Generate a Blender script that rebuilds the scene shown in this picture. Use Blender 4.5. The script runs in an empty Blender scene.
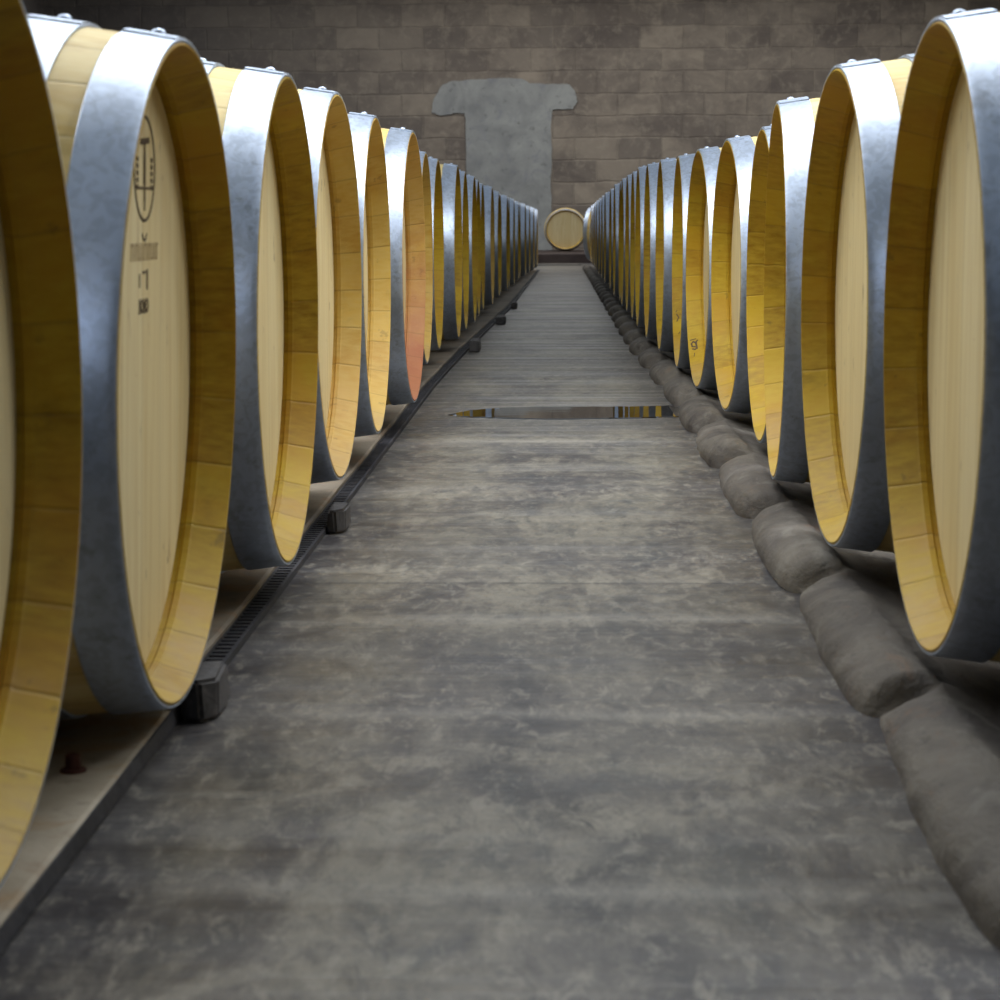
import bpy, bmesh, math, random
from mathutils import Vector, Matrix
random.seed(7)
S = bpy.context.scene
COL = S.collection
PI = math.pi

# ------------------------------------------------------------------ helpers
CAM_Z = 0.462
def zf(y):                                   # the cellar floor falls gently towards the far wall
    if y < 6.5: return 0.0
    if y < 8.5: return -0.0015*(y-6.5)**2
    return -0.006 - 0.006*(y-8.5)

def new_mesh(name, verts, faces, mats=(), smooth=False, mat_idx=None):
    me = bpy.data.meshes.new(name)
    me.from_pydata(verts, [], faces)
    for m in mats: me.materials.append(m)
    if mat_idx:
        for p, i in zip(me.polygons, mat_idx): p.material_index = i
    if smooth:
        for p in me.polygons: p.use_smooth = True
    me.update()
    return me

def link(name, me, parent=None, loc=(0,0,0)):
    o = bpy.data.objects.new(name, me); COL.objects.link(o)
    o.location = loc
    if parent: o.parent = parent
    return o

def empty(name, loc=(0,0,0), rot=(0,0,0)):
    o = bpy.data.objects.new(name, None); COL.objects.link(o)
    o.location = loc; o.rotation_euler = rot; o.empty_display_size = 0.1
    return o

def tag(o, label=None, cat=None, group=None, kind=None):
    if label: o['label'] = label
    if cat: o['category'] = cat
    if group: o['group'] = group
    if kind: o['kind'] = kind
    return o

def bevelled_box(name, x0, x1, y0, y1, z0, z1, mat, bev=0.004, seg=2, parent=None):
    bm = bmesh.new()
    bmesh.ops.create_cube(bm, size=1)
    for v in bm.verts:
        v.co = Vector(((x0+x1)/2 + v.co.x*(x1-x0), (y0+y1)/2 + v.co.y*(y1-y0), (z0+z1)/2 + v.co.z*(z1-z0)))
    if bev: bmesh.ops.bevel(bm, geom=list(bm.edges), offset=bev, segments=seg, affect='EDGES', profile=0.5)
    me = bpy.data.meshes.new(name); bm.to_mesh(me); bm.free(); me.materials.append(mat)
    return link(name, me, parent)

# ------------------------------------------------------------------ node helpers
class N:
    def __init__(s, name):
        s.m = bpy.data.materials.new(name); s.m.use_nodes = True
        s.t = s.m.node_tree; s.b = s.t.nodes['Principled BSDF']
    def n(s, typ, **kw):
        nd = s.t.nodes.new(typ)
        for k, v in kw.items(): setattr(nd, k, v)
        return nd
    def l(s, a, b): s.t.links.new(a, b)
    def val(s, sock, v):
        if hasattr(v, 'is_linked') or hasattr(v, 'links'): s.l(v, sock)
        else: sock.default_value = v
    def math(s, op, a, b=0.0, c=0.0, clamp=False):
        nd = s.n('ShaderNodeMath', operation=op, use_clamp=clamp)
        s.val(nd.inputs[0], a); s.val(nd.inputs[1], b); s.val(nd.inputs[2], c)
        return nd.outputs[0]
    def mix(s, f, a, b, blend='MIX'):
        nd = s.n('ShaderNodeMix', data_type='RGBA', blend_type=blend)
        s.val(nd.inputs[0], f)
        for i, c in ((6, a), (7, b)):
            if isinstance(c, tuple): nd.inputs[i].default_value = (*c[:3], 1)
            else: s.l(c, nd.inputs[i])
        return nd.outputs[2]
    def ramp(s, f, *stops):
        nd = s.n('ShaderNodeValToRGB'); e = nd.color_ramp.elements
        while len(e) < len(stops): e.new(0.5)
        for el, (p, c) in zip(e, stops):
            el.position = p; el.color = (c, c, c, 1) if not isinstance(c, tuple) else (*c, 1)
        s.l(f, nd.inputs[0]); return nd.outputs[0]
    def coords(s, kind='Object', scale=(1,1,1), loc=(0,0,0)):
        tc = s.n('ShaderNodeTexCoord'); mp = s.n('ShaderNodeMapping')
        mp.inputs['Scale'].default_value = scale; mp.inputs['Location'].default_value = loc
        s.l(tc.outputs[kind], mp.inputs[0]); return mp.outputs[0]
    def noise(s, vec, scale, detail=4, rough=0.55, dist=0.0, w=None):
        nd = s.n('ShaderNodeTexNoise')
        if w is not None:
            nd.noise_dimensions = '4D'; s.val(nd.inputs['W'], w)
        nd.inputs['Scale'].default_value = scale; nd.inputs['Detail'].default_value = detail
        nd.inputs['Roughness'].default_value = rough; nd.inputs['Distortion'].default_value = dist
        s.l(vec, nd.inputs['Vector']); return nd.outputs[0]
    def bump(s, h, strength=0.3, dist=0.01):
        nd = s.n('ShaderNodeBump'); nd.inputs['Strength'].default_value = strength
        nd.inputs['Distance'].default_value = dist; s.l(h, nd.inputs['Height'])
        s.l(nd.outputs[0], s.b.inputs['Normal'])
    def out(s, color=None, rough=None, metal=None, spec=None):
        for k, v in (('Base Color', color), ('Roughness', rough), ('Metallic', metal), ('Specular IOR Level', spec)):
            if v is None: continue
            if isinstance(v, tuple): s.b.inputs[k].default_value = (*v, 1)
            else: s.val(s.b.inputs[k], v)
        return s.m
    def obj_rand(s): return s.n('ShaderNodeObjectInfo').outputs['Random']

# ------------------------------------------------------------------ materials
def stave_mat(name, base, dark, light, red=0.0, dirt=0.5, grime=0.3):
    """oak staves round the local X axis; every stave has its own tone"""
    k = N(name)
    tc = k.n('ShaderNodeTexCoord'); sp = k.n('ShaderNodeSeparateXYZ'); k.l(tc.outputs['Object'], sp.inputs[0])
    rnd = k.obj_rand()
    ang = k.math('ARCTAN2', sp.outputs[2], sp.outputs[1])
    u = k.math('ADD', k.math('MULTIPLY', ang, 27/(2*PI)), k.math('MULTIPLY', rnd, 40))
    wob = k.noise(k.coords('Object', (1,1,1)), 2.0, 1, w=k.math('MULTIPLY', rnd, 31))
    u = k.math('ADD', u, k.math('MULTIPLY', wob, 1.1))
    cell = k.math('FLOOR', u); fr = k.math('FRACT', u)
    wn = k.n('ShaderNodeTexWhiteNoise', noise_dimensions='1D'); k.l(cell, wn.inputs['W'])
    tone = wn.outputs['Value']
    grain = k.noise(k.coords('Object', (3, 60, 60)), 2.2, 5, 0.6, w=k.math('MULTIPLY', rnd, 9))
    blot = k.noise(k.coords('Object', (6, 9, 9)), 1.0, 4, 0.6, 0.4, w=k.math('MULTIPLY', rnd, 17))
    c = k.mix(k.ramp(tone, (0.15, 0.0), (0.85, 1.0)), dark, base)
    wash = k.noise(k.coords('Object', (4, 7, 7), (3, 1, 2)), 1.7, 5, 0.7, 0.6, w=k.math('MULTIPLY', rnd, 29))
    c = k.mix(k.math('MULTIPLY', k.ramp(wash, (0.52, 0.0), (0.66, 1.0)), 0.35), c, light)
    c = k.mix(k.math('MULTIPLY', k.ramp(wash, (0.32, 1.0), (0.44, 0.0)), 0.45), c, tuple(x*0.5 for x in dark))
    c = k.mix(k.ramp(grain, (0.35, 0.0), (0.7, 0.75)), c, light)
    c = k.mix(k.math('MULTIPLY', k.ramp(blot, (0.48, 0.0), (0.62, 1.0)), 0.42), c, (0.46, 0.22, 0.012))
    # drip / mould stains gather on the low staves
    low = k.ramp(k.math('ADD', k.math('MULTIPLY', sp.outputs[2], -1.6), k.math('MULTIPLY', blot, 0.35)), (0.53, 0.0), (0.66, 1.0))
    st = k.noise(k.coords('Object', (1, 1, 1)), 11, 5, 0.7, 0.5, w=k.math('MULTIPLY', rnd, 5))
    c = k.mix(k.math('MULTIPLY', k.math('MULTIPLY', low, k.ramp(st, (0.35, 0.2), (0.6, 1.0))), dirt), c, (0.46, 0.39, 0.24))
    dark_sp = k.noise(k.coords('Object', (1, 1, 1)), 34, 3, 0.7, 0.2, w=k.math('MULTIPLY', rnd, 3))
    c = k.mix(k.math('MULTIPLY', k.ramp(dark_sp, (0.64, 0.0), (0.70, 1.0)), grime), c, (0.05, 0.035, 0.02))
    if red:
        rm = k.ramp(k.math('ADD', k.math('MULTIPLY', sp.outputs[2], -1.1), k.math('MULTIPLY', st, 0.45)), (0.10, 0.0), (0.42, 1.0))
        c = k.mix(k.math('MULTIPLY', rm, red), c, (0.30, 0.06, 0.05))
    joint = k.math('MINIMUM', fr, k.math('SUBTRACT', 1.0, fr))
    jm = k.ramp(joint, (0.0, 1.0), (0.035, 0.0))
    c = k.mix(k.math('MULTIPLY', jm, 0.28), c, (0.10, 0.055, 0.012))
    k.bump(k.math('SUBTRACT', k.math('MULTIPLY', grain, 0.3), jm), 0.25, 0.002)
    return k.out(c, k.ramp(grain, (0.2, 0.5), (0.8, 0.68)), spec=0.35)

M = {}
M['stave'] = stave_mat('oak_staves', (0.82, 0.64, 0.27), (0.74, 0.53, 0.17), (0.86, 0.72, 0.38), dirt=0.1, grime=0.1)
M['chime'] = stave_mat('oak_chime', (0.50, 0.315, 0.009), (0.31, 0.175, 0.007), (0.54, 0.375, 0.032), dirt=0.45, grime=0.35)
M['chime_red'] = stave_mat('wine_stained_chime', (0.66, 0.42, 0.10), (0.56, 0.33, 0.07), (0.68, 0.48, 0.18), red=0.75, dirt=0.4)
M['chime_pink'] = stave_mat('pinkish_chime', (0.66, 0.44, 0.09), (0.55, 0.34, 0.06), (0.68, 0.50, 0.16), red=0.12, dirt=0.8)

def head_mat():
    k = N('oak_head')
    rnd = k.obj_rand()
    tc = k.n('ShaderNodeTexCoord'); sp = k.n('ShaderNodeSeparateXYZ'); k.l(tc.outputs['Object'], sp.inputs[0])
    u = k.math('ADD', k.math('MULTIPLY', sp.outputs[1], 11.5), k.math('MULTIPLY', rnd, 50))
    cell = k.math('FLOOR', u); fr = k.math('FRACT', u)
    wn = k.n('ShaderNodeTexWhiteNoise', noise_dimensions='1D'); k.l(cell, wn.inputs['W'])
    grain = k.noise(k.coords('Object', (30, 30, 1.6)), 2.4, 5, 0.6, 0.25, w=k.math('MULTIPLY', rnd, 9))
    c = k.mix(wn.outputs['Value'], (0.76, 0.62, 0.33), (0.82, 0.70, 0.42))
    c = k.mix(k.math('MULTIPLY', k.ramp(grain, (0.42, 0.0), (0.72, 1.0)), 0.55), c, (0.60, 0.42, 0.15))
    kn = k.noise(k.coords('Object', (20, 20, 9)), 2.2, 3, 0.6, 0.3, w=k.math('MULTIPLY', rnd, 23))
    c = k.mix(k.math('MULTIPLY', k.ramp(kn, (0.66, 0.0), (0.72, 1.0)), 0.6), c, (0.20, 0.11, 0.04))
    jm = k.ramp(k.math('MINIMUM', fr, k.math('SUBTRACT', 1.0, fr)), (0.0, 1.0), (0.02, 0.0))
    c = k.mix(k.math('MULTIPLY', jm, 0.35), c, (0.20, 0.12, 0.04))
    k.bump(k.math('SUBTRACT', k.math('MULTIPLY', grain, 0.25), jm), 0.2, 0.0015)
    return k.out(c, 0.6, spec=0.3)
M['head'] = head_mat()

def steel_mat(name, tint=(0.55, 0.63, 0.77)):
    k = N(name)
    rnd = k.obj_rand()
    sp = k.noise(k.coords('Object'), 38, 4, 0.65, 0.3, w=k.math('MULTIPLY', rnd, 13))
    spg = k.noise(k.coords('Object'), 75, 2, 0.5, 1.2, w=k.math('MULTIPLY', rnd, 4))
    big = k.noise(k.coords('Object', (12, 3, 3)), 1.6, 4, 0.6, 0.4, w=k.math('MULTIPLY', rnd, 7))
    c = k.mix(k.ramp(big, (0.35, 0.0), (0.65, 1.0)), tuple(x*0.84 for x in tint), tint)
    c = k.mix(k.math('MULTIPLY', k.ramp(spg, (0.42, 1.0), (0.55, 0.0)), 0.40), c, tuple(x*0.58 for x in tint))
    c = k.mix(k.math('MULTIPLY', k.ramp(sp, (0.58, 0.0), (0.66, 1.0)), 0.50), c, (0.25, 0.27, 0.31))
    k.bump(k.math('ADD', sp, k.math('MULTIPLY', spg, 0.7)), 0.14, 0.002)
    ro = k.math('ADD', k.ramp(big, (0.3, 0.38), (0.7, 0.48)), k.math('MULTIPLY', spg, 0.06))
    return k.out(c, ro, 0.84)
M['steel'] = steel_mat('galvanized_steel')

def floor_mat():
    k = N('cellar_concrete')
    v = k.coords('Object')
    big = k.noise(k.coords('Object', (1.0, 0.40, 1)), 3.4, 6, 0.66, 0.8)
    med = k.noise(k.coords('Object', (1.0, 0.38, 1)), 13, 8, 0.74, 0.7)
    fine = k.noise(k.coords('Object', (1.0, 0.35, 1)), 120, 5, 0.8)
    band = k.noise(k.coords('Object', (0.28, 2.2, 1), (3, 1.7, 0)), 2.0, 3, 0.5, 0.25)
    band2 = k.noise(k.coords('Object', (0.45, 4.2, 1), (1, 4.1, 0)), 2.4, 5, 0.62, 0.3)
    c = k.mix(k.ramp(big, (0.40, 0.0), (0.56, 1.0)), (0.050, 0.043, 0.041), (0.155, 0.140, 0.110))
    c = k.mix(k.math('MULTIPLY', k.ramp(band2, (0.36, 1.0), (0.50, 0.0)), 0.35), c, (0.035, 0.032, 0.036))
    c = k.mix(k.math('MULTIPLY', k.ramp(band2, (0.54, 0.0), (0.68, 1.0)), 0.30), c, (0.19, 0.178, 0.162))
    c = k.mix(k.math('MULTIPLY', k.ramp(band, (0.57, 0.0), (0.66, 1.0)), 0.50), c, (0.22, 0.205, 0.175))
    c = k.mix(k.math('MULTIPLY', k.ramp(med, (0.50, 0.0), (0.60, 1.0)), 0.60), c, (0.225, 0.205, 0.165))
    c = k.mix(k.math('MULTIPLY', k.ramp(med, (0.38, 1.0), (0.47, 0.0)), 0.65), c, (0.026, 0.030, 0.031))
    # winding blackish stain along the middle of the aisle
    sp = k.n('ShaderNodeSeparateXYZ'); k.l(v, sp.inputs[0])
    wig = k.noise(k.coords('Object', (0.01, 1.0, 0.01)), 2.6, 3, 0.6)
    path = k.math('ADD', sp.outputs[0], k.math('MULTIPLY', k.math('SUBTRACT', wig, 0.5), 0.35))
    path = k.math('ABSOLUTE', k.math('ADD', path, k.math('MULTIPLY', k.math('SUBTRACT', sp.outputs[1], 1.70), 0.18)))
    brk = k.noise(k.coords('Object', (1.0, 0.40, 1)), 26, 8, 0.82, 0.9)
    line = k.math('MULTIPLY', k.ramp(path, (0.0, 1.0), (0.055, 0.0)), k.ramp(brk, (0.43, 0.0), (0.52, 1.0)))
    line = k.math('MULTIPLY', line, k.ramp(k.math('MULTIPLY', sp.outputs[1], 0.1), (0.22, 1.0), (0.27, 0.0)))
    c = k.mix(k.math('MULTIPLY', line, 0.92), c, (0.010, 0.009, 0.010))
    blk = k.noise(k.coords('Object', (1.0, 0.42, 1), (5.3, 2.2, 0)), 7.0, 9, 0.82, 1.1)
    c = k.mix(k.math('MULTIPLY', k.ramp(blk, (0.57, 0.0), (0.63, 1.0)), 0.70), c, (0.024, 0.021, 0.024))
    # pale bands across the aisle at fixed distances
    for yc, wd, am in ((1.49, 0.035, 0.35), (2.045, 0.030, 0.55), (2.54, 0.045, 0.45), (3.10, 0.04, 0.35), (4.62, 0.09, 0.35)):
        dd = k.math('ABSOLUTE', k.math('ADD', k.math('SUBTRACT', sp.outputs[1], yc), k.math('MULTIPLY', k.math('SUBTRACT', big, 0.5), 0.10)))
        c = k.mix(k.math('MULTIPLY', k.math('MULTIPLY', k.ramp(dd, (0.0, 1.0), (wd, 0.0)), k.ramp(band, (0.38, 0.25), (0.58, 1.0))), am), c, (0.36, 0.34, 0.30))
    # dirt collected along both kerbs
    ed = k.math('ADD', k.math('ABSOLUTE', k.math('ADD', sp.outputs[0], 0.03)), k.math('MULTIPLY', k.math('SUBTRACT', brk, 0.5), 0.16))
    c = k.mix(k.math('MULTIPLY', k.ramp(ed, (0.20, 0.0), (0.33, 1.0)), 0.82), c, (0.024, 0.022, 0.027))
    # saw-cut joints across the aisle
    jt = k.math('ABSOLUTE', k.math('SUBTRACT', k.math('MODULO', k.math('ADD', sp.outputs[1], k.math('MULTIPLY', k.math('SUBTRACT', wig, .5), .012)), 3.0), 2.80))
    jm = k.ramp(jt, (0.0, 1.0), (0.006, 0.0))
    c = k.mix(k.math('MULTIPLY', jm, 0.85), c, (0.02, 0.02, 0.022))
    c = k.mix(k.math('MULTIPLY', k.ramp(fine, (0.36, 1.0), (0.5, 0.0)), 0.30), c, (0.03, 0.027, 0.027))
    gr = k.noise(k.coords('Object', (1, 0.36, 1), (2, 8, 0)), 46, 6, 0.85, 0.5)
    b3 = k.noise(k.coords('Object', (0.16, 1.0, 1), (9, 3, 0)), 1.7, 3, 0.6, 0.2)
    c = k.mix(k.math('MULTIPLY', k.ramp(b3, (0.42, 1.0), (0.52, 0.0)), 0.45), c, (0.030, 0.028, 0.034))
    c = k.mix(k.math('MULTIPLY', k.ramp(gr, (0.52, 0.0), (0.61, 1.0)), 0.55), c, (0.25, 0.23, 0.19))
    c = k.mix(k.math('MULTIPLY', k.ramp(gr, (0.38, 1.0), (0.46, 0.0)), 0.55), c, (0.022, 0.019, 0.019))
    r = k.math('ADD', k.math('MULTIPLY', k.ramp(band2, (0.35, 0.0), (0.62, 1.0)), 0.22), k.math('MULTIPLY', med, 0.25))
    r = k.math('ADD', r, 0.20)
    hgt = k.math('ADD', k.math('MULTIPLY', band2, 1.2), k.math('ADD', k.math('MULTIPLY', med, 0.5), k.math('MULTIPLY', fine, 0.14)))
    k.bump(hgt, 0.30, 0.012)
    return k.out(c, r, spec=0.34)
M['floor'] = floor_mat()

def concrete_mat(name, a, b, stain, rough=0.75, scale=1.0, rust=0.0, bump=0.35, ylong=1.0):
    k = N(name)
    v = k.coords('Object', (1, ylong, 1))
    n1 = k.noise(v, 5*scale, 6, 0.62, 0.4); n2 = k.noise(v, 22*scale, 6, 0.7, 0.3)
    n3 = k.noise(k.coords('Object', (1,ylong,1), (7,3,1)), 9*scale, 5, 0.7, 0.8)
    c = k.mix(k.ramp(n1, (0.33, 0.0), (0.66, 1.0)), a, b)
    c = k.mix(k.math('MULTIPLY', k.ramp(n3, (0.54, 0.0), (0.66, 1.0)), 0.55), c, stain)
    if rust: c = k.mix(k.math('MULTIPLY', k.ramp(n3, (0.30, 1.0), (0.40, 0.0)), rust), c, (0.22, 0.10, 0.035))
    c = k.mix(k.math('MULTIPLY', k.ramp(n2, (0.30, 1.0), (0.42, 0.0)), 0.5), c, tuple(x*0.35 for x in a))
    k.bump(k.math('ADD', n1, k.math('MULTIPLY', n2, 0.5)), bump, 0.010)
    return k.out(c, rough, spec=0.3)
M['kerb'] = concrete_mat('rough_kerb_concrete', (0.062, 0.053, 0.048), (0.140, 0.124, 0.103), (0.20, 0.185, 0.158), rust=0.2, scale=2.0, bump=0.8, ylong=0.45)
M['kerb_l'] = concrete_mat('pale_kerb_concrete', (0.27, 0.225, 0.16), (0.46, 0.40, 0.31), (0.32, 0.18, 0.06), rust=0.35)
M['kerb_d'] = concrete_mat('dark_kerb_concrete', (0.12, 0.098, 0.075), (0.24, 0.205, 0.16), (0.22, 0.12, 0.05), rust=0.35)  # darker tone for the far stretch of the left kerb
M['plinth'] = concrete_mat('dark_plinth', (0.035, 0.024, 0.022), (0.065, 0.048, 0.044), (0.028, 0.022, 0.026), scale=.6)
M['patch'] = concrete_mat('grey_plaster', (0.21, 0.22, 0.225), (0.33, 0.345, 0.34), (0.20, 0.21, 0.245), scale=0.5, bump=0.15)
M['rubber'] = concrete_mat('black_rubber', (0.016, 0.016, 0.020), (0.035, 0.034, 0.040), (0.05, 0.05, 0.055), rough=0.6, scale=2)
M['block'] = concrete_mat('dusty_black_block', (0.04, 0.038, 0.04), (0.085, 0.080, 0.080), (0.16, 0.15, 0.145), rough=0.65, scale=3)
M['rust'] = concrete_mat('rusty_iron', (0.06, 0.025, 0.02), (0.13, 0.045, 0.03), (0.09, 0.02, 0.015), rough=0.7, scale=6)
M['ceiling'] = concrete_mat('ceiling_plaster', (0.42, 0.42, 0.42), (0.5, 0.5, 0.5), (0.38, 0.38, 0.38), scale=0.3)

def wall_mat():
    k = N('blotchy_blockwork')
    tc = k.n('ShaderNodeTexCoord'); sp = k.n('ShaderNodeSeparateXYZ'); k.l(tc.outputs['Object'], sp.inputs[0])
    cb = k.n('ShaderNodeCombineXYZ')
    wv = k.noise(k.coords('Object'), 1.3, 3, 0.6)
    wo = k.math('MULTIPLY', k.math('SUBTRACT', wv, 0.5), 0.10)
    k.l(k.math('ADD', k.math('ADD', sp.outputs[0], sp.outputs[1]), wo), cb.inputs[0])
    k.l(k.math('ADD', sp.outputs[2], wo), cb.inputs[1])
    br = k.n('ShaderNodeTexBrick'); k.l(cb.outputs[0], br.inputs['Vector'])
    br.offset = 0.5; br.squash = 1.0
    br.inputs['Scale'].default_value = 1.0
    br.inputs['Brick Width'].default_value = 0.64; br.inputs['Row Height'].default_value = 0.325
    br.inputs['Mortar Size'].default_value = 0.018; br.inputs['Mortar Smooth'].default_value = 0.7
    br.inputs['Bias'].default_value = -0.1
    br.inputs['Color1'].default_value = (0.165, 0.143, 0.128, 1); br.inputs['Color2'].default_value = (0.37, 0.32, 0.26, 1)
    br.inputs['Mortar'].default_value = (0.25, 0.215, 0.18, 1)
    n1 = k.noise(k.coords('Object', (1, 1, 1.4)), 1.1, 6, 0.65, 0.5)
    n2 = k.noise(k.coords('Object'), 7, 6, 0.72, 0.3)
    dr = k.noise(k.coords('Object', (2.6, 2.6, 0.22)), 1.6, 5, 0.65, 0.2)
    c = k.mix(0.30, br.outputs['Color'], (0.27, 0.235, 0.19))
    c = k.mix(k.math('MULTIPLY', k.ramp(n1, (0.38, 1.0), (0.60, 0.0)), 0.60), c, (0.095, 0.080, 0.076))
    c = k.mix(k.math('MULTIPLY', k.ramp(n2, (0.50, 0.0), (0.66, 1.0)), 0.45), c, (0.36, 0.32, 0.26))
    c = k.mix(k.math('MULTIPLY', k.ramp(dr, (0.60, 0.0), (0.70, 1.0)), 0.30), c, (0.26, 0.24, 0.225))
    # wall colour darkens towards its left end
    lf = k.ramp(k.math('ADD', k.math('MULTIPLY', sp.outputs[0], -0.11), k.math('MULTIPLY', n1, 0.35)), (0.28, 0.0), (0.80, 1.0))
    c = k.mix(k.math('MULTIPLY', lf, 0.75), c, (0.040, 0.040, 0.043))
    k.bump(k.math('SUBTRACT', k.math('MULTIPLY', n2, 0.6), br.outputs['Fac']), 0.5, 0.02)
    return k.out(c, 0.85, spec=0.25)
M['wall'] = wall_mat()

def plain(name, col, rough, metal=0.0, spec=0.5):
    return N(name).out(col, rough, metal, spec)
M['ink'] = plain('burnt_brand', (0.10, 0.065, 0.035), 0.8)
M['ink_faint'] = plain('faint_brand', (0.42, 0.30, 0.16), 0.8)
M['wax'] = plain('pale_label', (0.72, 0.60, 0.30), 0.6)
def water_mat():
    k = N('shallow_water')
    n = k.noise(k.coords('Object', (1, 3, 1)), 9, 2, 0.5)
    k.bump(n, 0.02, 0.002)
    k.b.inputs['IOR'].default_value = 1.33
    return k.out((0.018, 0.016, 0.015), 0.02, spec=0.75)
M['water'] = water_mat()

# ------------------------------------------------------------------ barrel geometry (axis = local X, head end at x = 0, body towards -X)
SEG = 96
LEN = 0.95
R_END, R_BILGE = 0.2868, 0.322
R_OPEN = 0.2825
def r_out(x):
    t = (x + LEN/2)/(LEN/2)
    return R_BILGE - (R_BILGE - R_END)*t*t

def lathe(name, prof, mats, midx=None, closed=False, seg=SEG, arc=None, smooth=True):
    """prof: (x, r) list turned about X; arc=(a0,a1) limits the sweep"""
    vs, fs, mi = [], [], []
    n = len(prof)
    full = arc is None
    steps = seg if full else max(2, int(abs(arc[1]-arc[0])/(2*PI)*seg*2))
    rows = steps if full else steps+1
    for j in range(rows):
        a = 2*PI*j/seg if full else arc[0] + (arc[1]-arc[0])*j/steps
        for (x, r) in prof: vs.append((x, r*math.cos(a), r*math.sin(a)))
    m = n if closed else n-1
    for j in range(steps):
        j2 = (j+1) % rows
        for i in range(m):
            i2 = (i+1) % n
            fs.append((j*n+i, j2*n+i, j2*n+i2, j*n+i2)); mi.append(midx[i] if midx else 0)
    if not full and closed:
        fs.append(tuple(range(n))); mi.append(0)
        fs.append(tuple((rows-1)*n+i for i in reversed(range(n)))); mi.append(0)
    me = new_mesh(name, vs, fs, mats, smooth, mi)
    bm = bmesh.new(); bm.from_mesh(me); bmesh.ops.recalc_face_normals(bm, faces=bm.faces)
    for e in bm.edges:
        if len(e.link_faces) == 2 and e.calc_face_angle(0) > 0.5: e.smooth = False
    bm.to_mesh(me); bm.free()
    return me

HEAD_X = -0.044
def body_mesh(name, chime):
    prof = [(HEAD_X-0.012, 0.02), (HEAD_X-0.012, 0.262), (HEAD_X-0.004, 0.2735), (HEAD_X+0.004, 0.2735),
            (HEAD_X+0.006, 0.2715), (-0.0325, 0.2720), (-0.030, 0.2740), (-0.002, R_OPEN), (0.0, R_OPEN+0.0015), (0.0, R_END-0.0015), (-0.0015, R_END)]
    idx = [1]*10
    k = 26
    for i in range(1, k+1):
        x = -0.0015 - (LEN-0.003)*i/k
        prof.append((x, r_out(x))); idx.append(0)
    prof += [(-LEN, R_END-0.002), (-LEN, R_OPEN), (-LEN+0.05, 0.272), (-LEN+0.05, 0.02)]
    idx += [0]*5
    return lathe(name, prof, [M['stave'], chime], idx)

def hoop_mesh(name, x0, x1, th=0.0028):
    prof = [(x0, r_out(x0)+0.0002), (x0, r_out(x0)+th-0.0006), (x0+0.0008, r_out(x0)+th)]
    for i in range(1, 6):
        x = x0 + (x1-x0)*i/6
        bead = 0.0
        prof.append((x, r_out(x)+th+bead))
    prof += [(x1-0.0008, r_out(x1)+th), (x1, r_out(x1)+th-0.0006), (x1, r_out(x1)+0.0002)]
    me = lathe(name, prof, [M['steel']], closed=True, seg=128)
    # riveted lap joint on the crown of the hoop
    e = 0.0016
    lap = [(x0+0.001, r_out(x0)+th-0.001), (x0+0.001, r_out(x0)+th+e), (x1-0.001, r_out(x1)+th+e), (x1-0.001, r_out(x1)+th-0.001)]
    lm = lathe(name+'_lap', lap, [M['steel']], closed=True, arc=(PI/2-0.20, PI/2+0.16), seg=128)
    bm = bmesh.new(); bm.from_mesh(me); bm.from_mesh(lm); bm.to_mesh(me); bm.free()
    bpy.data.meshes.remove(lm)
    return me

def rivet_mesh(name):
    vs, fs = [], []; R, H, n, m = 0.0066, 0.0042, 14, 4
    for i in range(m):
        t = i/m*PI/2
        for j in range(n):
            a = 2*PI*j/n
            vs.append((R*math.cos(t)*math.cos(a), R*math.cos(t)*math.sin(a), H*math.sin(t)))
    vs.append((0, 0, H))
    for i in range(m-1):
        for j in range(n): fs.append((i*n+j, i*n+(j+1) % n, (i+1)*n+(j+1) % n, (i+1)*n+j))
    for j in range(n): fs.append(((m-1)*n+j, (m-1)*n+(j+1) % n, m*n))
    return new_mesh(name, vs, fs, [M['steel']], True)

def head_mesh():
    prof = [(HEAD_X-0.022, 0.001), (HEAD_X-0.022, 0.2725), (HEAD_X-0.001, 0.2728), (HEAD_X+0.0005, 0.268), (HEAD_X+0.001, 0.001)]
    return lathe('head', prof, [M['head']])

BODY = {c: body_mesh('staves_'+c, M[c]) for c in ('chime', 'chime_red', 'chime_pink')}
HEAD = head_mesh()
HOOPS = {'chime_hoop': hoop_mesh('chime_hoop', -0.047, -0.0006), 'quarter_hoop': hoop_mesh('quarter_hoop', -0.128, -0.080),
         'bilge_hoop': hoop_mesh('bilge_hoop', -0.330, -0.285)}
HPOS = {'chime_hoop': -0.023, 'quarter_hoop': -0.104, 'bilge_hoop': -0.307}
RIVET = rivet_mesh('rivet')

def make_barrel(loc, rotz, label, group, chime='chime', bilge=False, rolled=0.0, scale=1.0, tip=0.0):
    """an Empty under the head end carries body, head and hoops (> rivet)"""
    t = empty('wine_barrel', loc, (0, tip, rotz)); t.scale = (scale,)*3
    tag(t, label, 'barrel', group)
    ax = 0.344
    b = link('staves', BODY[chime], t, (0, 0, ax)); 
    h = link('head', HEAD, t, (0, 0, ax))
    for nm in ('chime_hoop', 'quarter_hoop') + (('bilge_hoop',) if bilge else ()):
        o = link(nm, HOOPS[nm], t, (0, 0, ax))
        x = HPOS[nm]
        rv = link('rivet', RIVET, o, (x, rolled, r_out(x)+0.0040))
    return t

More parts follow.
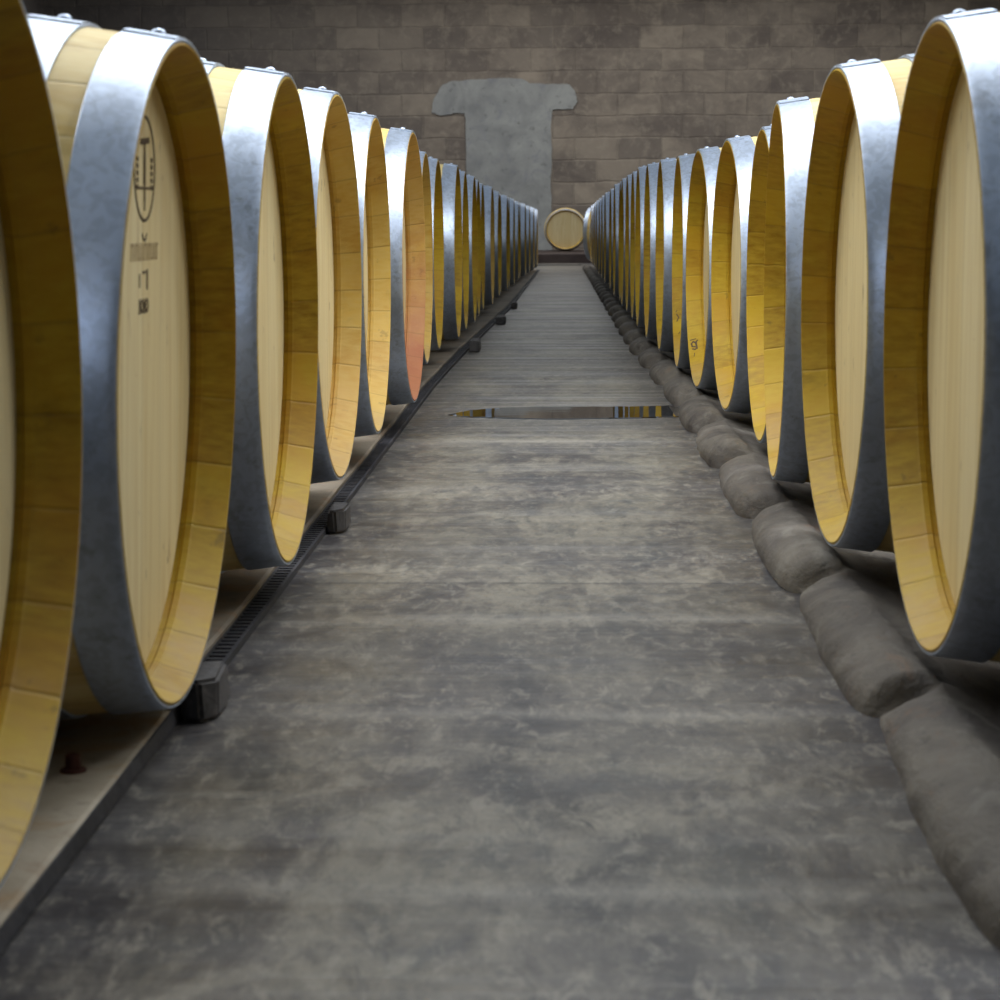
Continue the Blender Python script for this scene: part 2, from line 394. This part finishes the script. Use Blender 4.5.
ORD = ['nearest', 'second', 'third', 'fourth', 'fifth', 'sixth', 'seventh', 'eighth', 'ninth', 'tenth', 'eleventh', 'twelfth',
       'thirteenth', 'fourteenth', 'fifteenth', 'sixteenth', 'seventeenth', 'eighteenth', 'nineteenth', 'twentieth']
ORD += ['twenty-'+o for o in ('first', 'second', 'third', 'fourth', 'fifth', 'sixth', 'seventh', 'eighth', 'ninth')] + ['thirtieth'] + \
       ['thirty-'+o for o in ('first', 'second', 'third', 'fourth', 'fifth', 'sixth')]

# left row: (X of the rim, Y of the axis, height correction, yaw)
LEFT = [(-0.3403, 1.287, 0.003, 0.0), (-0.3375, 1.940, -0.019, 0.011), (-0.3235, 2.649, -0.004, 0.005), (-0.3315, 3.365, 0.014, 0.021),
        (-0.3354, 4.105, 0.012, 0.005), (-0.3138, 4.807, 0.012, 0.021), (-0.366, 5.52, 0.008, 0), (-0.369, 6.17, 0.006, 0),
        (-0.373, 6.86, 0.005, 0), (-0.345, 7.56, 0.004, 0)]
y = 7.56
xs = lambda y: -0.350 if y < 12 else (-0.350 + (y-12)*0.006 if y < 16 else -0.326 + (y-16)*0.0125)
jit = [0, .006, -.004, -.010, .012, -.006, .004, -.012, .008, -.002, .012, -.010, .003, -.008, .012, -.004, .009, -.006, .010, -.002, .008, .0, .01]
i = 0
while y < 22.7:
    y += 0.705
    LEFT.append((xs(y) + jit[i % len(jit)], y, 0.0, 0.0)); i += 1
RIGHT = [(0.3365, 2.061, 0.005, 0.0045), (0.328, 2.7265, 0.007, -0.019), (0.3293, 3.470, 0.002, 0.037), (0.3675, 4.152, -0.010, -0.002),
         (0.3521, 4.815, -0.008, -0.037), (0.3322, 5.490, -0.010, -0.038), (0.3206, 6.195, -0.007, 0), (0.3022, 6.885, 0, 0),
         (0.289, 7.56, 0.004, 0), (0.281, 8.23, 0.012, 0), (0.284, 8.92, 0.014, 0), (0.283, 9.62, 0.018, 0)]
y = 9.62; i = 5
while y < 24.0:
    y += 0.695
    RIGHT.append((0.284 + (y-9.6)*0.0018 + jit[i % len(jit)]*0.8, y, 0.018 + min(0.02, (y-9.6)*0.0015), 0.0)); i += 1

xl, yl, dl, _ = RIGHT[-1]; RIGHT[-1] = (0.322, yl+0.34, dl, 0.30)

special_l = {0: 'light oak barrel nearest the camera in the left row, cut off by the photo edge',
             1: 'light oak barrel with a round burnt brand on its head, second in left row',
             5: 'oak barrel with its rim stained red by wine, sixth in left row'}
lb = []
for i, (x, y, dz, yaw) in enumerate(LEFT):
    lab = special_l.get(i)
    if not lab:
        if i == len(LEFT)-1: lab = 'light oak barrel at the far end of the left row'
        else: lab = 'light oak barrel with galvanized hoops, %s from the near end of the left row' % ORD[i]
    ch = 'chime_red' if i == 5 else ('chime_pink' if i in (3, 4, 7, 14) else 'chime')
    lb.append(make_barrel((x, y, zf(y)+dz), -yaw, lab, 'barrels in the left row', ch, bilge=(y < 3.0), rolled=random.uniform(-.012, .012), tip={1: 0.026, 2: 0.008}.get(i, 0)))
rb = []
special_r = {0: 'light oak barrel nearest the camera in the right row',
             5: 'oak barrel with a black scribble low inside its rim, sixth in right row'}
for i, (x, y, dz, yaw) in enumerate(RIGHT):
    lab = special_r.get(i)
    if not lab:
        if i == len(RIGHT)-1: lab = 'barrel turned slightly askew at the far end of the right row'
        else: lab = 'light oak barrel with galvanized hoops, %s from the near end of the right row' % ORD[i]
    rb.append(make_barrel((x, y, zf(y)+dz), PI-yaw, lab, 'barrels in the right row', 'chime', bilge=(y < 3.0), rolled=random.uniform(-.012, .012)))

# ------------------------------------------------------------------ marks on the barrels
def stroke_mesh(name, lines, fn, mat, lift):
    """flat strokes: lines = [(half width, [(u, v), ...])], fn maps (u, v, lift) to the surface"""
    vs, fs = [], []
    for w, pts in lines:
        for a, b in zip(pts[:-1], pts[1:]):
            du, dv = b[0]-a[0], b[1]-a[1]; L = math.hypot(du, dv) or 1
            nu, nv = -dv/L*w, du/L*w
            eu, ev = du/L*w*0.6, dv/L*w*0.6
            k = len(vs)
            for (u, v) in ((a[0]-eu+nu, a[1]-ev+nv), (a[0]-eu-nu, a[1]-ev-nv), (b[0]+eu-nu, b[1]+ev-nv), (b[0]+eu+nu, b[1]+ev+nv)):
                vs.append(fn(u, v, lift))
            for (u, v) in ((a[0]-eu+nu, a[1]-ev+nv), (a[0]-eu-nu, a[1]-ev-nv), (b[0]+eu-nu, b[1]+ev-nv), (b[0]+eu+nu, b[1]+ev+nv)):
                vs.append(fn(u, v, -0.0004))
            fs += [(k, k+1, k+2, k+3), (k, k+4, k+5, k+1), (k+1, k+5, k+6, k+2), (k+2, k+6, k+7, k+3), (k+3, k+7, k+4, k)]
    me = new_mesh(name, vs, fs, [mat])
    bm = bmesh.new(); bm.from_mesh(me); bmesh.ops.recalc_face_normals(bm, faces=bm.faces); bm.to_mesh(me); bm.free()
    return me

def circ(cx, cy, r, a0=0, a1=2*PI, n=40):
    return [(cx+r*math.cos(a0+(a1-a0)*i/n), cy+r*math.sin(a0+(a1-a0)*i/n)) for i in range(n+1)]
def on_head(u, v, l): return (HEAD_X+0.001+l, u, v)
cu, cv, R0 = 0.034, 0.180, 0.0455
brand = [(0.0013, circ(cu, cv, R0)), (0.0022, [(cu, cv-0.028), (cu, cv+0.022)]), (0.0034, [(cu, cv-0.012), (cu, cv+0.010)]),
         (0.0012, [(cu, cv-0.036), (cu, cv-0.028)]), (0.0026, [(cu-0.016, cv+0.023), (cu+0.018, cv+0.025)]),
         (0.0010, [(cu-0.043, cv-0.017), (cu+0.043, cv-0.017)]), (0.0010, circ(cu, cv-0.053, 0.010, PI*1.15, PI*1.85, 8))]
for k in range(5): brand.append((0.0019, [(cu+0.030, cv+0.008-k*0.006), (cu+0.034, cv+0.0075-k*0.006)]))
for k in range(5): brand.append((0.0019, [(cu-0.034, cv+0.008-k*0.006), (cu-0.030, cv+0.0075-k*0.006)]))
st = link('brand_mark', stroke_mesh('brand_mark', brand, on_head, M['ink'], 0.0004), lb[1], (0, 0, 0.344))
st['label'] = 'round burnt brand with an upright staff'
# worn lettering under the brand: short upright strokes, no longer readable
wl = []
random.seed(3)
for k in range(13):
    u = cu-0.058+k*0.0095
    wl.append((0.0011, [(u, cv-0.066), (u+random.uniform(-.001, .001), cv-0.080)]))
    if k % 3 != 1: wl.append((0.0009, [(u, cv-0.066-(k % 2)*0.013), (u+0.006, cv-0.067-(k % 2)*0.012)]))
s2 = link('worn_lettering', stroke_mesh('worn_lettering', wl, on_head, M['ink_faint'], 0.0003), lb[1], (0, 0, 0.344))
num = [(0.0016, [(cu-0.022, cv-0.093), (cu-0.022, cv-0.103)]), (0.0024, [(cu+0.012, cv-0.090), (cu+0.012, cv-0.105)]),
       (0.0012, [(cu-0.008, cv-0.091), (cu+0.004, cv-0.091)])]
for k in range(4):
    u = cu-0.022+k*0.011
    num += [(0.0013, circ(u, cv-0.1205, 0.0052, 0, 2*PI, 10))] if k % 2 else [(0.0016, [(u, cv-0.115), (u, cv-0.126)]), (0.0012, [(u-.003, cv-0.126), (u+.003, cv-0.126)])]
s3 = link('stamped_figures', stroke_mesh('stamped_figures', num, on_head, M['ink'], 0.0004), lb[1], (0, 0, 0.344))

def on_chime(u, v, l):                       # u = depth into the barrel, v = arc length from the mark's centre
    r = 0.2740 + (R_OPEN-0.2740)*max(0, min(1, (0.030-u)/0.028)) - l
    return r, u, v
def chime_fn(a0):
    def f(u, v, l):
        r, d, s = on_chime(u, v, l); a = a0 + s/0.28
        return (-d, r*math.cos(a), r*math.sin(a))
    return f
# the right-hand barrels are turned round, so their far side is local -Y
scr = [(0.0020, [(0.010, 0.012), (0.016, 0.016), (0.021, 0.010), (0.019, -0.006), (0.013, -0.012), (0.008, -0.006), (0.010, 0.004), (0.017, 0.006)]),
       (0.0019, [(0.021, 0.014), (0.020, -0.010), (0.024, -0.014)]), (0.0010, [(0.012, 0.040), (0.014, 0.028)]), (0.0012, [(0.006, -0.018), (0.020, -0.020)])]
s4 = link('scribble', stroke_mesh('scribble', scr, chime_fn(PI+0.78), M['ink'], 0.0006), rb[5], (0, 0, 0.344))
s4['label'] = 'black handwritten scribble'
scr2 = [(0.0016, [(0.012, 0.012), (0.018, 0.000), (0.012, -0.012)]), (0.0013, [(0.016, 0.060), (0.019, 0.054)]), (0.0014, [(0.010, -0.020), (0.013, -0.024)])]
link('pen_mark', stroke_mesh('pen_mark', scr2, chime_fn(PI+0.62), M['ink'], 0.0006), rb[6], (0, 0, 0.344))
# pale tag lying on a hoop of one of the far left barrels
lt = link('paper_tag', lathe('paper_tag', [(-0.055, r_out(-.05)+0.0030), (-0.055, r_out(-.05)+0.0046), (-0.012, r_out(-.012)+0.0046), (-0.012, r_out(-.012)+0.0030)],
          [M['wax']], closed=True, arc=(PI/2-0.75, PI/2-0.32), seg=96), lb[12], (0, 0, 0.344))
lt['label'] = 'pale paper tag on the hoop'

# ------------------------------------------------------------------ the far barrel on its plinth
PLZ = zf(29.0)
far = make_barrel((0.065, 31.0, 0), -PI/2, 'lone barrel facing the camera at the end of the aisle before the block wall', None, scale=0.93)
far.location.z = CAM_Z - 0.168 - 0.344*0.93
pl_top = CAM_Z - 0.168 - (R_BILGE+0.003)*0.93
bevelled_box('stone_plinth', -1.7, 1.3, 29.2, 32.6, zf(30.8)-0.02, pl_top, M['plinth'], 0.015)
tag(bpy.data.objects['stone_plinth'], 'low dark plinth carrying the lone barrel at the end of the aisle', 'plinth')
bevelled_box('drain_cover', -0.28, 0.26, 27.35, 27.75, zf(27.7)-0.004, zf(27.5)+0.006, M['rubber'], 0.002)
tag(bpy.data.objects['drain_cover'], 'flat black drain cover across the aisle in front of the far plinth', 'drain')

# ------------------------------------------------------------------ shell: floor, walls, ceiling
X0, X1, Y0, Y1, ZC = -7.6, 6.4, -9.0, 33.4, 4.7
ys = [Y0 + (Y1-Y0)*i/120 for i in range(121)]
vs, fs = [], []
for yy in ys:
    for xx in (X0, -2.0, -0.8, 0.8, 2.0, X1): vs.append((xx, yy, zf(yy)))
for j in range(120):
    for i in range(5): fs.append((j*6+i, j*6+i+1, (j+1)*6+i+1, (j+1)*6+i))
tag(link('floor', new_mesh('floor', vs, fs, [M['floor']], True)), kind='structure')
def slab(name, x0, x1, y0, y1, z0, z1, mat):
    o = bevelled_box(name, x0, x1, y0, y1, z0, z1, mat, 0); tag(o, kind='structure'); return o
ZB = -0.35
slab('wall_back', X0-0.2, X1+0.2, Y1, Y1+0.3, ZB, ZC+0.2, M['wall'])
slab('wall_left', X0-0.3, X0, Y0, Y1, ZB, ZC+0.2, M['wall'])
slab('wall_right', X1, X1+0.3, Y0, Y1, ZB, ZC+0.2, M['wall'])
slab('wall_front', X0-0.2, X1+0.2, Y0-0.3, Y0, ZB, ZC+0.2, M['wall'])
slab('ceiling', X0-0.2, X1+0.2, Y0-0.2, Y1+0.2, ZC, ZC+0.25, M['ceiling'])

# T-shaped plaster patch on the blocked-up doorway (pixel outline turned into metres on the wall plane)
def on_wall(px, py, Y=Y1):
    return ((px-560.8)/2228*Y, CAM_Z - (py-217.4)/2228*Y)
T = [(433, 114), (435, 103), (439, 95), (444, 88), (452, 84), (468, 83), (486, 82), (505, 81), (522, 82), (530, 86), (545, 87), (560, 87), (570, 88),
     (575, 95), (577, 104), (573, 111), (553, 112), (551, 124), (552, 150), (551, 180), (552, 215), (552, 252), (469, 252), (468, 215), (468, 180), (467, 150), (467, 124), (466, 115), (455, 115), (448, 117), (440, 117)]
random.seed(11)
pts = []
for a, b in zip(T, T[1:]+T[:1]):
    for k in range(4):
        f = k/4
        pts.append(on_wall(a[0]+(b[0]-a[0])*f+random.uniform(-.5, .5), a[1]+(b[1]-a[1])*f+random.uniform(-.5, .5)))
bm = bmesh.new()
f = bm.faces.new([bm.verts.new((x, Y1-0.022, z)) for x, z in pts])
ex = bmesh.ops.extrude_face_region(bm, geom=[f])
for g in ex['geom']:
    if isinstance(g, bmesh.types.BMVert): g.co.y = Y1-0.001
bmesh.ops.recalc_face_normals(bm, faces=bm.faces)
me = bpy.data.meshes.new('plaster_patch'); bm.to_mesh(me); bm.free(); me.materials.append(M['patch'])
tag(link('plaster_patch', me), 'pale grey T-shaped plaster patch on the blotchy block wall above the lone barrel', 'plaster patch')

# ------------------------------------------------------------------ left kerb (flat concrete strip), drain grating, rubber edging, blocks
def dl(y):
    if y < 6: return 0.0
    if y < 12: return 0.075*((y-6)/6)**1.1
    return 0.075 + 0.004*(y-12)
def strip(name, prof, y0, y1, n, mat, kind='structure', wob=0.0):
    """prof: closed (x, z) outline extruded along the row, following the floor's fall"""
    vs, fs = [], []
    m = len(prof)
    for j in range(n+1):
        yy = y0 + (y1-y0)*j/n
        w = wob*(math.sin(yy*3.1)+math.sin(yy*7.7+1))*0.5
        for k, (x, z) in enumerate(prof): vs.append((x + (w if k < 3 else 0) + dl(yy), yy, z + zf(yy)))
    for j in range(n):
        for i in range(m): fs.append((j*m+i, j*m+(i+1) % m, (j+1)*m+(i+1) % m, (j+1)*m+i))
    fs += [tuple(reversed(range(m))), tuple(n*m+i for i in range(m))]
    me = new_mesh(name, vs, fs, [mat])
    bm = bmesh.new(); bm.from_mesh(me); bmesh.ops.recalc_face_normals(bm, faces=bm.faces); bm.to_mesh(me); bm.free()
    o = link(name, me); tag(o, kind=kind); return o
strip('trim_1', [(-0.3585, 0.0005), (-0.3575, 0.0135), (-0.361, 0.0155), (-0.48, 0.0130), (-1.35, 0.0015), (-1.35, -0.03), (-0.3585, -0.03)], -1.0, 2.06, 30, M['kerb_l'], wob=0.0015)
strip('trim_2', [(-0.3725, 0.0005), (-0.3715, 0.013), (-0.375, 0.0155), (-0.48, 0.0130), (-1.35, 0.0015), (-1.35, -0.03), (-0.3725, -0.03)], 2.06, 23.8, 160, M['kerb_d'], wob=0.002)
ed = strip('edging_strip', [(-0.3562, 0.0), (-0.3535, 0.0), (-0.3525, 0.003), (-0.3550, 0.0148), (-0.3565, 0.0150)], -1.0, 2.05, 40, M['rubber'], 'thing')
tag(ed, 'black rubber edging strip along the foot of the left concrete kerb nearest the camera', 'edging')

gr = empty('drain_grating', (-0.3585, 2.10, 0)); tag(gr, 'long narrow black ribbed drain grating along the foot of the left kerb', 'drain')
vs, fs = [], []
def addbox(x0, x1, y0, y1, z0, z1):
    k = len(vs)
    for (x, yy, z) in ((x0,y0,z0),(x1,y0,z0),(x1,y1,z0),(x0,y1,z0),(x0,y0,z1),(x1,y0,z1),(x1,y1,z1),(x0,y1,z1)):
        vs.append((x+dl(yy), yy-2.10, z+zf(yy)))
    fs.extend([(k+3,k+2,k+1,k),(k+4,k+5,k+6,k+7),(k,k+1,k+5,k+4),(k+1,k+2,k+6,k+5),(k+2,k+3,k+7,k+6),(k+3,k,k+4,k+7)])
yy = 2.10
while yy < 23.6:
    addbox(-0.0105, 0.0085, yy, yy+0.011, 0.001, 0.0075); yy += 0.021
bars = link('grating_bars', new_mesh('grating_bars', vs, fs, [M['rubber']]), gr)
vs, fs = [], []
yy = 2.09
while yy < 23.6:
    addbox(-0.0130, -0.0105, yy, yy+0.5, 0.0, 0.0090); addbox(0.0085, 0.0125, yy, yy+0.5, 0.0, 0.0085)
    addbox(-0.0105, 0.0085, yy, yy+0.5, 0.0003, 0.0012); yy += 0.5
link('grating_frame', new_mesh('grating_frame', vs, fs, [M['rubber']]), gr)

def wedge(xa, xb, ya, yb, h, lab, seed):
    random.seed(seed)
    bm = bmesh.new()
    base = [(xa, ya), (xb-0.012, ya-0.004), (xb, ya+0.018), (xb, yb), (xa, yb)]
    z0 = zf((ya+yb)/2)
    bot = [bm.verts.new((x, y, z0+0.0125 if x < -0.353 else z0+0.001)) for x, y in base]
    bot = [bm.verts.new((x, y, z0+0.001)) for x, y in base] if xa > -0.35 else bot
    top = [bm.verts.new((x+random.uniform(-.004, .002), y+random.uniform(-.002, .004), z0+h*random.uniform(0.92, 1.05))) for x, y in base]
    bm.faces.new(list(reversed(bot))); bm.faces.new(top)
    for i in range(5): bm.faces.new((bot[i], bot[(i+1) % 5], top[(i+1) % 5], top[i]))
    for v in [v for v in bm.verts if not v.link_faces]: bm.verts.remove(v)
    bmesh.ops.recalc_face_normals(bm, faces=bm.faces)
    bmesh.ops.bevel(bm, geom=list(bm.edges), offset=0.0035, segments=2, affect='EDGES')
    me = bpy.data.meshes.new('rubber_block'); bm.to_mesh(me); bm.free(); me.materials.append(M['block'])
    tag(link('rubber_block', me), lab, 'block', 'black blocks along the left kerb')
wedge(-0.350, -0.318, 2.005, 2.10, 0.041, 'black angular block on the floor by the left kerb, nearest the camera', 1)
wedge(-0.345, -0.318, 3.24, 3.34, 0.036, 'small black block against the left drain grating, second from the camera', 2)
wedge(-0.318, -0.282, 7.74, 7.90, 0.042, 'dark grey block by the left kerb, third from the camera', 3)
wedge(-0.290, -0.250, 10.0, 10.25, 0.036, 'flat black block by the left kerb, fourth from the camera', 4)
wedge(-0.267, -0.236, 12.0, 12.2, 0.034, 'farthest dark block beside the left kerb', 5)

# rusty bar end standing in the left kerb
rs = empty('rusty_stud', (-0.3975, 1.765, 0.0153)); tag(rs, 'rusty iron stud standing in the left concrete kerb beside the second barrel', 'stud')
bm = bmesh.new(); bmesh.ops.create_cone(bm, cap_ends=True, segments=6, radius1=0.0072, radius2=0.0066, depth=0.013)
bmesh.ops.translate(bm, verts=bm.verts, vec=(0, 0, 0.008)); bmesh.ops.bevel(bm, geom=list(bm.edges), offset=0.001, segments=2, affect='EDGES')
me = bpy.data.meshes.new('bolt_head'); bm.to_mesh(me); bm.free(); me.materials.append(M['rust']); link('bolt_head', me, rs)
bm = bmesh.new(); bmesh.ops.create_cone(bm, cap_ends=True, segments=16, radius1=0.011, radius2=0.0105, depth=0.002)
bmesh.ops.translate(bm, verts=bm.verts, vec=(0, 0, 0.001))
me = bpy.data.meshes.new('washer'); bm.to_mesh(me); bm.free(); me.materials.append(M['rust']); link('washer', me, rs)

# ------------------------------------------------------------------ right kerb: lumpy concrete, one overlapping lobe per barrel
from mathutils import noise as mn
P0, PITCH = 2.035, 0.6875
def lobe(yv):
    p = (yv-P0)/PITCH
    i = math.floor(p); p -= i
    s = 0.85 + 0.3*((math.sin(i*12.9898)*43758.5453) % 1)
    near = math.sqrt(max(0.0, 1-(1-min(1, p/0.085))**2))                # blunt rounded near end
    g = 0.30*max(0.0, (p-0.95)/0.05) + 0.30*max(0.0, 1-p/0.02)
    return near*s*(1-p)**0.75 - g, near*math.sin(PI*min(1, 0.22+p*0.78)), i
NU = 30
vs, fs = [], []
ya, yb = 0.2, 25.4
ylist = []
yv = ya
while yv < yb:
    ylist.append(yv)
    p = ((yv-P0)/PITCH) % 1.0
    yv += (0.003 if yv < 9 else 0.006) if (p < 0.1 or p > 0.985) else (0.010 if yv < 5 else 0.02)
XT, ZT = 0.352, 0.031
for yv in ylist:
    bulge, foot, li = lobe(yv)
    z0 = zf(yv)
    drift = -0.035*max(0, min(1, (yv-5.5)/2.5))
    xf = 0.293 - 0.016*foot
    for k in range(NU+1):
        t = k/NU
        if t < 0.66:
            a = t/0.66*PI/2                                             # quarter-round face of the kerb
            ca, sa = math.cos(a), math.sin(a)
            x = XT - (XT-xf)*(0.55*ca + 0.45*(1-t/0.66)); z = ZT*(0.55*sa + 0.45*t/0.66)
            out = bulge*0.031*max(0.0, math.sin(PI*min(1, 0.10+0.86*t/0.66)))**0.8
            x -= out*0.55*ca; z += out*(0.45+0.55*sa)
        else:
            b = ((t-0.66)/0.34)**1.8
            x = XT + b*1.0; z = 0.004 + (ZT-0.004)*max(0.0, 1-b/0.16)**1.6
        amp = 1 if 0.03 < t < 0.68 else 0.25
        nz = (mn.noise((x*16, yv*16, 0.3))*0.0035 + mn.noise((x*45, yv*45, 2.3))*0.0018 + mn.noise((x*110, yv*110, 7.3))*0.0007)*amp
        nx = mn.noise((x*9+3, yv*9, 5.0+li*0.37))*0.004 if t < 0.5 else 0
        vs.append((x+nx+drift, yv, z0 + max(-0.002, z + nz) - (0.004 if k == 0 else 0)))
    vs.append((XT+1.0+drift, yv, z0-0.03))
W = NU+2
for j in range(len(ylist)-1):
    for i in range(W-1): fs.append((j*W+i, j*W+i+1, (j+1)*W+i+1, (j+1)*W+i))
me = new_mesh('trim_3', vs, fs, [M['kerb']], True)
bm = bmesh.new(); bm.from_mesh(me); bmesh.ops.recalc_face_normals(bm, faces=bm.faces)
if sum(f.normal.z for f in bm.faces) < 0: bmesh.ops.reverse_faces(bm, faces=bm.faces)
bm.to_mesh(me); bm.free()
tag(link('trim_3', me), kind='structure')

# ------------------------------------------------------------------ puddle across the aisle
top = [(449, 414), (470, 410), (500, 407.5), (540, 406.5), (580, 406.5), (620, 406.5), (650, 406), (672, 405.5), (681, 409)]
bot = [(683, 416), (650, 417), (600, 418), (550, 418.5), (520, 418), (490, 417), (465, 416)]
def on_floor(px, py):
    Y = CAM_Z*2228/(py-217.4); return ((px-560.8)/2228*Y, Y)
pts = [on_floor(*q) for q in top+bot]
fine = []
for a, b in zip(pts, pts[1:]+pts[:1]):
    for k in range(6):
        f = k/6; fine.append((a[0]+(b[0]-a[0])*f + mn.noise((a[0]*9+f*3, 1, 1))*0.004, a[1]+(b[1]-a[1])*f + mn.noise((a[0]*9+f*3, 5, 1))*0.012))
bm = bmesh.new()
f = bm.faces.new([bm.verts.new((x, yq, 0.0022)) for x, yq in fine])
ex = bmesh.ops.extrude_face_region(bm, geom=[f])
cx = sum(p[0] for p in fine)/len(fine); cy = sum(p[1] for p in fine)/len(fine)
for g in ex['geom']:
    if isinstance(g, bmesh.types.BMVert): g.co.z = 0.0002; g.co.x = cx+(g.co.x-cx)*1.02; g.co.y = cy+(g.co.y-cy)*1.05
bmesh.ops.recalc_face_normals(bm, faces=bm.faces)
me = bpy.data.meshes.new('puddle'); bm.to_mesh(me); bm.free(); me.materials.append(M['water'])
tag(link('puddle', me), 'narrow shallow water puddle lying across the concrete aisle', 'puddle')

# ------------------------------------------------------------------ light: overhead tubes, with added panels and wall washers as fill
def overhead_light(x, y, z, sx, sy, watts, col=(0.88, 0.94, 1.0)):
    l = bpy.data.lights.new('tube_and_fill', 'AREA'); l.shape = 'RECTANGLE'; l.size = sx; l.size_y = sy
    l.energy = watts; l.color = col
    o = bpy.data.objects.new('tube_and_fill', l); COL.objects.link(o); o.location = (x, y, z)
    return o
# added broad panels imitate a bright ceiling; then the brighter tubes nearest the camera
for k in range(10):
    overhead_light(0.0, -6.5 + k*3.9, 4.45, 9.0, 3.6, 24 if k < 2 else 36, (0.76, 0.88, 1.0))
overhead_light(0.0, 3.9, 3.0, 2.8, 0.5, 120, (0.95, 0.98, 1.0))
overhead_light(-3.1, 3.7, 3.1, 2.4, 0.5, 88, (0.95, 0.98, 1.0))
overhead_light(3.1, 3.7, 3.1, 2.4, 0.5, 88, (0.95, 0.98, 1.0))
overhead_light(0.0, 25.0, 4.2, 11.0, 0.8, 210, (1.0, 0.99, 0.97))  # added fill to brighten the far end of the aisle
overhead_light(-0.6, 30.6, 4.3, 12.0, 0.6, 230, (1.0, 0.98, 0.95))  # added wall washer, lifts the back wall
w = bpy.data.worlds.new('cellar_dark'); S.world = w; w.use_nodes = True
w.node_tree.nodes['Background'].inputs[0].default_value = (0.02, 0.022, 0.025, 1)

# ------------------------------------------------------------------ camera
F, VX, VY = 2227.8, 560.84, 217.36
yaw = math.atan2(VX-500, F); pit = math.atan2(-(VY-500), math.hypot(F, VX-500))
cy_, sy_, cp, sp_ = math.cos(yaw), math.sin(yaw), math.cos(pit), math.sin(pit)
Yc = Vector((sy_*cp, cy_*cp, sp_)); Xc = Vector((cy_, -sy_, 0)); Zc = Xc.cross(Yc)   # world axes seen from the camera (right, forward, up)
right = Vector((Xc.x, Yc.x, Zc.x)); fwd = Vector((Xc.y, Yc.y, Zc.y)); up = Vector((Xc.z, Yc.z, Zc.z))
cam = bpy.data.cameras.new('camera'); co = bpy.data.objects.new('camera', cam); COL.objects.link(co)
co.matrix_world = Matrix(((right.x, up.x, -fwd.x, 0), (right.y, up.y, -fwd.y, 0), (right.z, up.z, -fwd.z, CAM_Z), (0, 0, 0, 1)))
cam.sensor_width = 36; cam.sensor_fit = 'HORIZONTAL'; cam.lens = F*36/1000
cam.clip_start = 0.02; cam.clip_end = 200
cam.dof.use_dof = True; cam.dof.focus_distance = 4.6; cam.dof.aperture_fstop = 17.0
S.camera = co

S.view_settings.view_transform = 'Standard'; S.view_settings.look = 'None'
S.view_settings.gamma = 1; S.view_settings.use_curve_mapping = False
S.view_settings.exposure = 0.14
S.cycles.max_bounces = 8; S.cycles.diffuse_bounces = 5; S.cycles.glossy_bounces = 4
